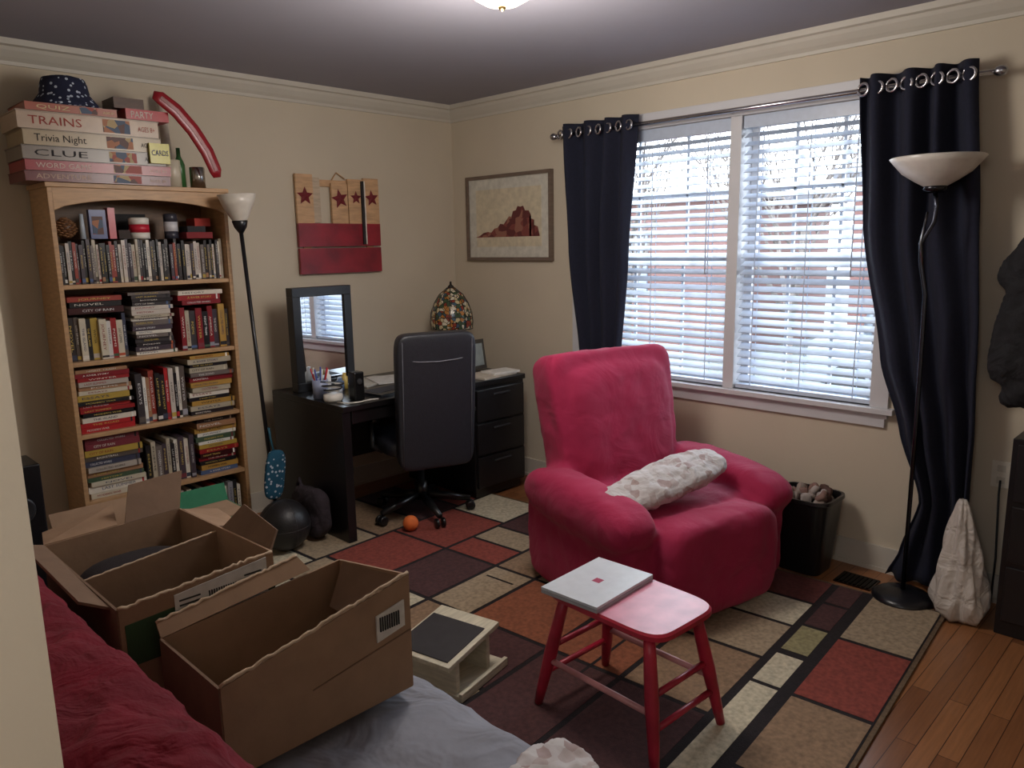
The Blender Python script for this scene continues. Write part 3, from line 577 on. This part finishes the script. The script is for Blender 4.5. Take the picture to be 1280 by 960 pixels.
# ---------------------------------------------------------------- right side things
b=B(); 
M=Matrix.Translation((-.19,-2.66,0))
def rr(w,z): return [(w*sp(math.cos(2*math.pi*i/nn),.4),w*1.1*sp(math.sin(2*math.pi*i/nn),.4),z) for i in range(nn)]
vs=[];
for w_,z_ in((.095,.0),(.125,.34),(.132,.345),(.13,.36),(.12,.36),(.118,.33)): vs+=rr(w_,z_+.002)
b.add(vs,[(j*nn+i,j*nn+(i+1)%nn,(j+1)*nn+(i+1)%nn,(j+1)*nn+i) for j in range(5) for i in range(nn)]+[tuple(range(nn))[::-1]],S(24,24,26),'gloss',False,M)
for k in range(30): b.se((R.uniform(-.085,.085),R.uniform(-.095,.095),.34+R.uniform(0,.035)),(.030,.024,.014),R.choice([S(170,160,154),S(130,100,90),S(150,136,126),S(80,54,46)]),'matte',e=.5,nu=10,nv=6,rot=(R.random()*3,R.random()*3,0),M=M)
b.build('waste_basket')
b=B(); b.box(-.26,-.13,-2.99,-2.83,.0005,.006,S(56,44,38),'metal')
for k in range(8): b.box(-.25,-.14,-2.98+k*.019,-2.97+k*.019,.006,.009,S(24,20,18),'metal')
b.build('floor_vent')
b=B(); b.box(-.006,0,-3.42,-3.35,.50,.61,S(212,206,192),'gloss')
for z in(.53,.58): b.box(-.0075,-.005,-3.40,-3.37,z-.014,z+.014,S(190,184,170),'gloss')
b.path([(-.01,-3.385,.53),(-.04,-3.39,.48),(-.03,-3.4,.2),(-.04,-3.40,.01)],.004,S(24,24,26),n=6)
b.build('wall_outlet')
PLB=finish('plastic_bag',.5,ns=6,na=.1,bump=.3,bs=30,color=S(192,184,176),big=.8,bigs=12)
b=B()
def bagf(u,v):
    a=2*math.pi*u; r=(.098*(1-v)**.75+.012)*(1-.35*(max(0,.12-v)/.12)); r*=1+.16*math.sin(5*a+6*v)+.08*math.sin(11*a-9*v)
    return (-.27+r*.8*math.cos(a)+.04*v,-3.34+r*math.sin(a)+.03*v,.008+.48*v)
b.sheet(bagf,64,30,W,'matte'); b.build('plastic_bag',mat=PLB,solid=.002)
CO=finish('black_coat_cloth',.85,ns=8,na=.2,bump=.3,bs=60,color=S(24,24,28),big=.8,bigs=8)
b=B(); b.se((-.12,-3.49,1.20),(.085,.13,.34),e=.6); b.se((-.14,-3.385,1.16),(.045,.045,.20),e=.7,rot=(.1,0,0)); b.se((-.1,-3.55,1.50),(.08,.12,.2),e=.7); b.se((-.13,-3.39,1.38),(.04,.06,.07),e=.8,rot=(.4,0,0)); b.se((-.12,-3.43,.92),(.05,.05,.06),e=.8)
b.build('hanging_coat',remesh=.012,smooth=2,disp=[(.035,.10),(.02,.04)],mat=CO)
b=B(); b.box(-.012,0,-3.9,-3.44,1.72,1.80,S(50,40,36),'wood')
for y in(-3.46,-3.6,-3.8): b.path([(-.012,y,1.76),(-.06,y,1.75),(-.07,y,1.79)],.008,S(40,40,42),'metal')
b.build('coat_rack')
b=B(); b.box(-.30,-.025,-4.1,-3.47,.0,.78,S(24,22,24),'black'); 
for k in range(3): b.box(-.308,-.30,-4.08,-3.49,.06+k*.24,.28+k*.24,S(30,28,30),'black'); b.box(-.32,-.308,-3.82,-3.74,.18+k*.24,.19+k*.24,S(120,120,120),'metal')
b.build('black_cabinet',bevel=.003)
# ceiling light
b=B(); c=(-1.61,-2.13,0)
b.lathe([(.15,2.438),(.15,2.415),(.145,2.41)],c,S(200,180,140),'metal',n=40)
b.lathe([(.135,2.412),(.128,2.38),(.10,2.345),(.06,2.322),(.0,2.315)],c,S(255,222,186),'emit',n=40,cap=False)
b.lathe([(.012,2.318),(.014,2.308),(.006,2.30),(.0,2.296)],c,S(190,160,110),'metal')
b.build('ceiling_light')
# ---------------------------------------------------------------- outside
b=B(); b.box(.3,60,-40,40,-1.0,-.9,S(88,92,92)); b.build('exterior_ground')
b=B(); BRK=S(98,66,62)
b.box(11,16,-9,1.5,-.9,2.6,BRK); b.box(11,16,4,15,-.9,2.4,S(104,74,70)); b.box(10.7,16.3,-9.3,1.8,2.6,2.8,S(90,90,96)); b.box(10.7,16.3,3.7,15.3,2.4,2.6,S(90,90,96))
for y in(-7.5,-5,-2,6,9): b.box(10.95,11.02,y,y+1,.4,1.7,S(120,126,136))
b.box(10.95,11.02,-.9,-.1,-.9,1.4,S(120,120,120)); b.build('neighbor_house')
b=B(); b.se((8.6,-1.2,-.30),(.9,2.2,.42),S(130,136,146),'gloss',e=.4); b.se((8.6,-1.0,.20),(.75,1.2,.4),S(60,70,80),'gloss',e=.5)
for y in(-2.6,.2):
    M=Matrix.Translation((7.8,y,-.6))@Matrix.Rotation(math.pi/2,4,'Y'); b.lathe([(.3,-.1),(.3,.1)],(0,0,0),S(30,30,30),M=M)
b.build('parked_car')
def tree(x,y,h,seed):
    r=random.Random(seed); b=B(); TC=S(96,88,84)
    def br(p,d,l,rad,dep):
        q=p+d*l; mid=p+d*l*.5+Vector((r.uniform(-1,1),r.uniform(-1,1),r.uniform(-1,1)))*l*.05
        b.path([p,mid,q],[rad,rad*.85,rad*.65],TC,n=5)
        if dep:
            for k in range(4):
                nd=(d+Vector((r.uniform(-1,1),r.uniform(-1,1),r.uniform(-.2,.8)))*.75).normalized(); br(p+d*l*r.uniform(.5,1),nd,l*r.uniform(.5,.75),rad*.5,dep-1)
    br(Vector((x,y,-.9)),Vector((0,.03,1)),h,.07,4); b.build('bare_tree')
tree(5,-.2,2.0,3); tree(6.5,3.2,2.4,5); tree(5.2,-4.6,1.9,9)
# ---------------------------------------------------------------- lights
w=bpy.data.worlds.new('World'); SC.world=w; w.use_nodes=True; bg=w.node_tree.nodes['Background']; bg.inputs[0].default_value=(.80,.90,1,1); bg.inputs[1].default_value=8.5
for y0,y1 in((-2.105,-1.17),(-2.85,-2.165)):
    l=bpy.data.lights.new('window_portal','AREA'); l.shape='RECTANGLE'; l.size=1.35; l.size_y=abs(y1-y0); l.cycles.is_portal=True
    o=bpy.data.objects.new('window_portal',l); o.location=(.16,(y0+y1)/2,1.445); o.rotation_euler=(0,math.radians(90),0); SC.collection.objects.link(o)
def pt(name,loc,e,col,r=.1):
    l=bpy.data.lights.new(name,'POINT'); l.energy=e; l.color=col; l.shadow_soft_size=r; o=bpy.data.objects.new(name,l); o.location=loc; SC.collection.objects.link(o)
pt('ceiling_bulb',(-1.61,-2.13,2.02),42,(1,.94,.88),.24)
pt('hall_fill',(-4.2,-4.0,2.0),22,(.96,.97,1),.25)  # unseen fill light added behind the camera to brighten the room
SC.view_settings.view_transform='Standard'
SC.view_settings.exposure=.08
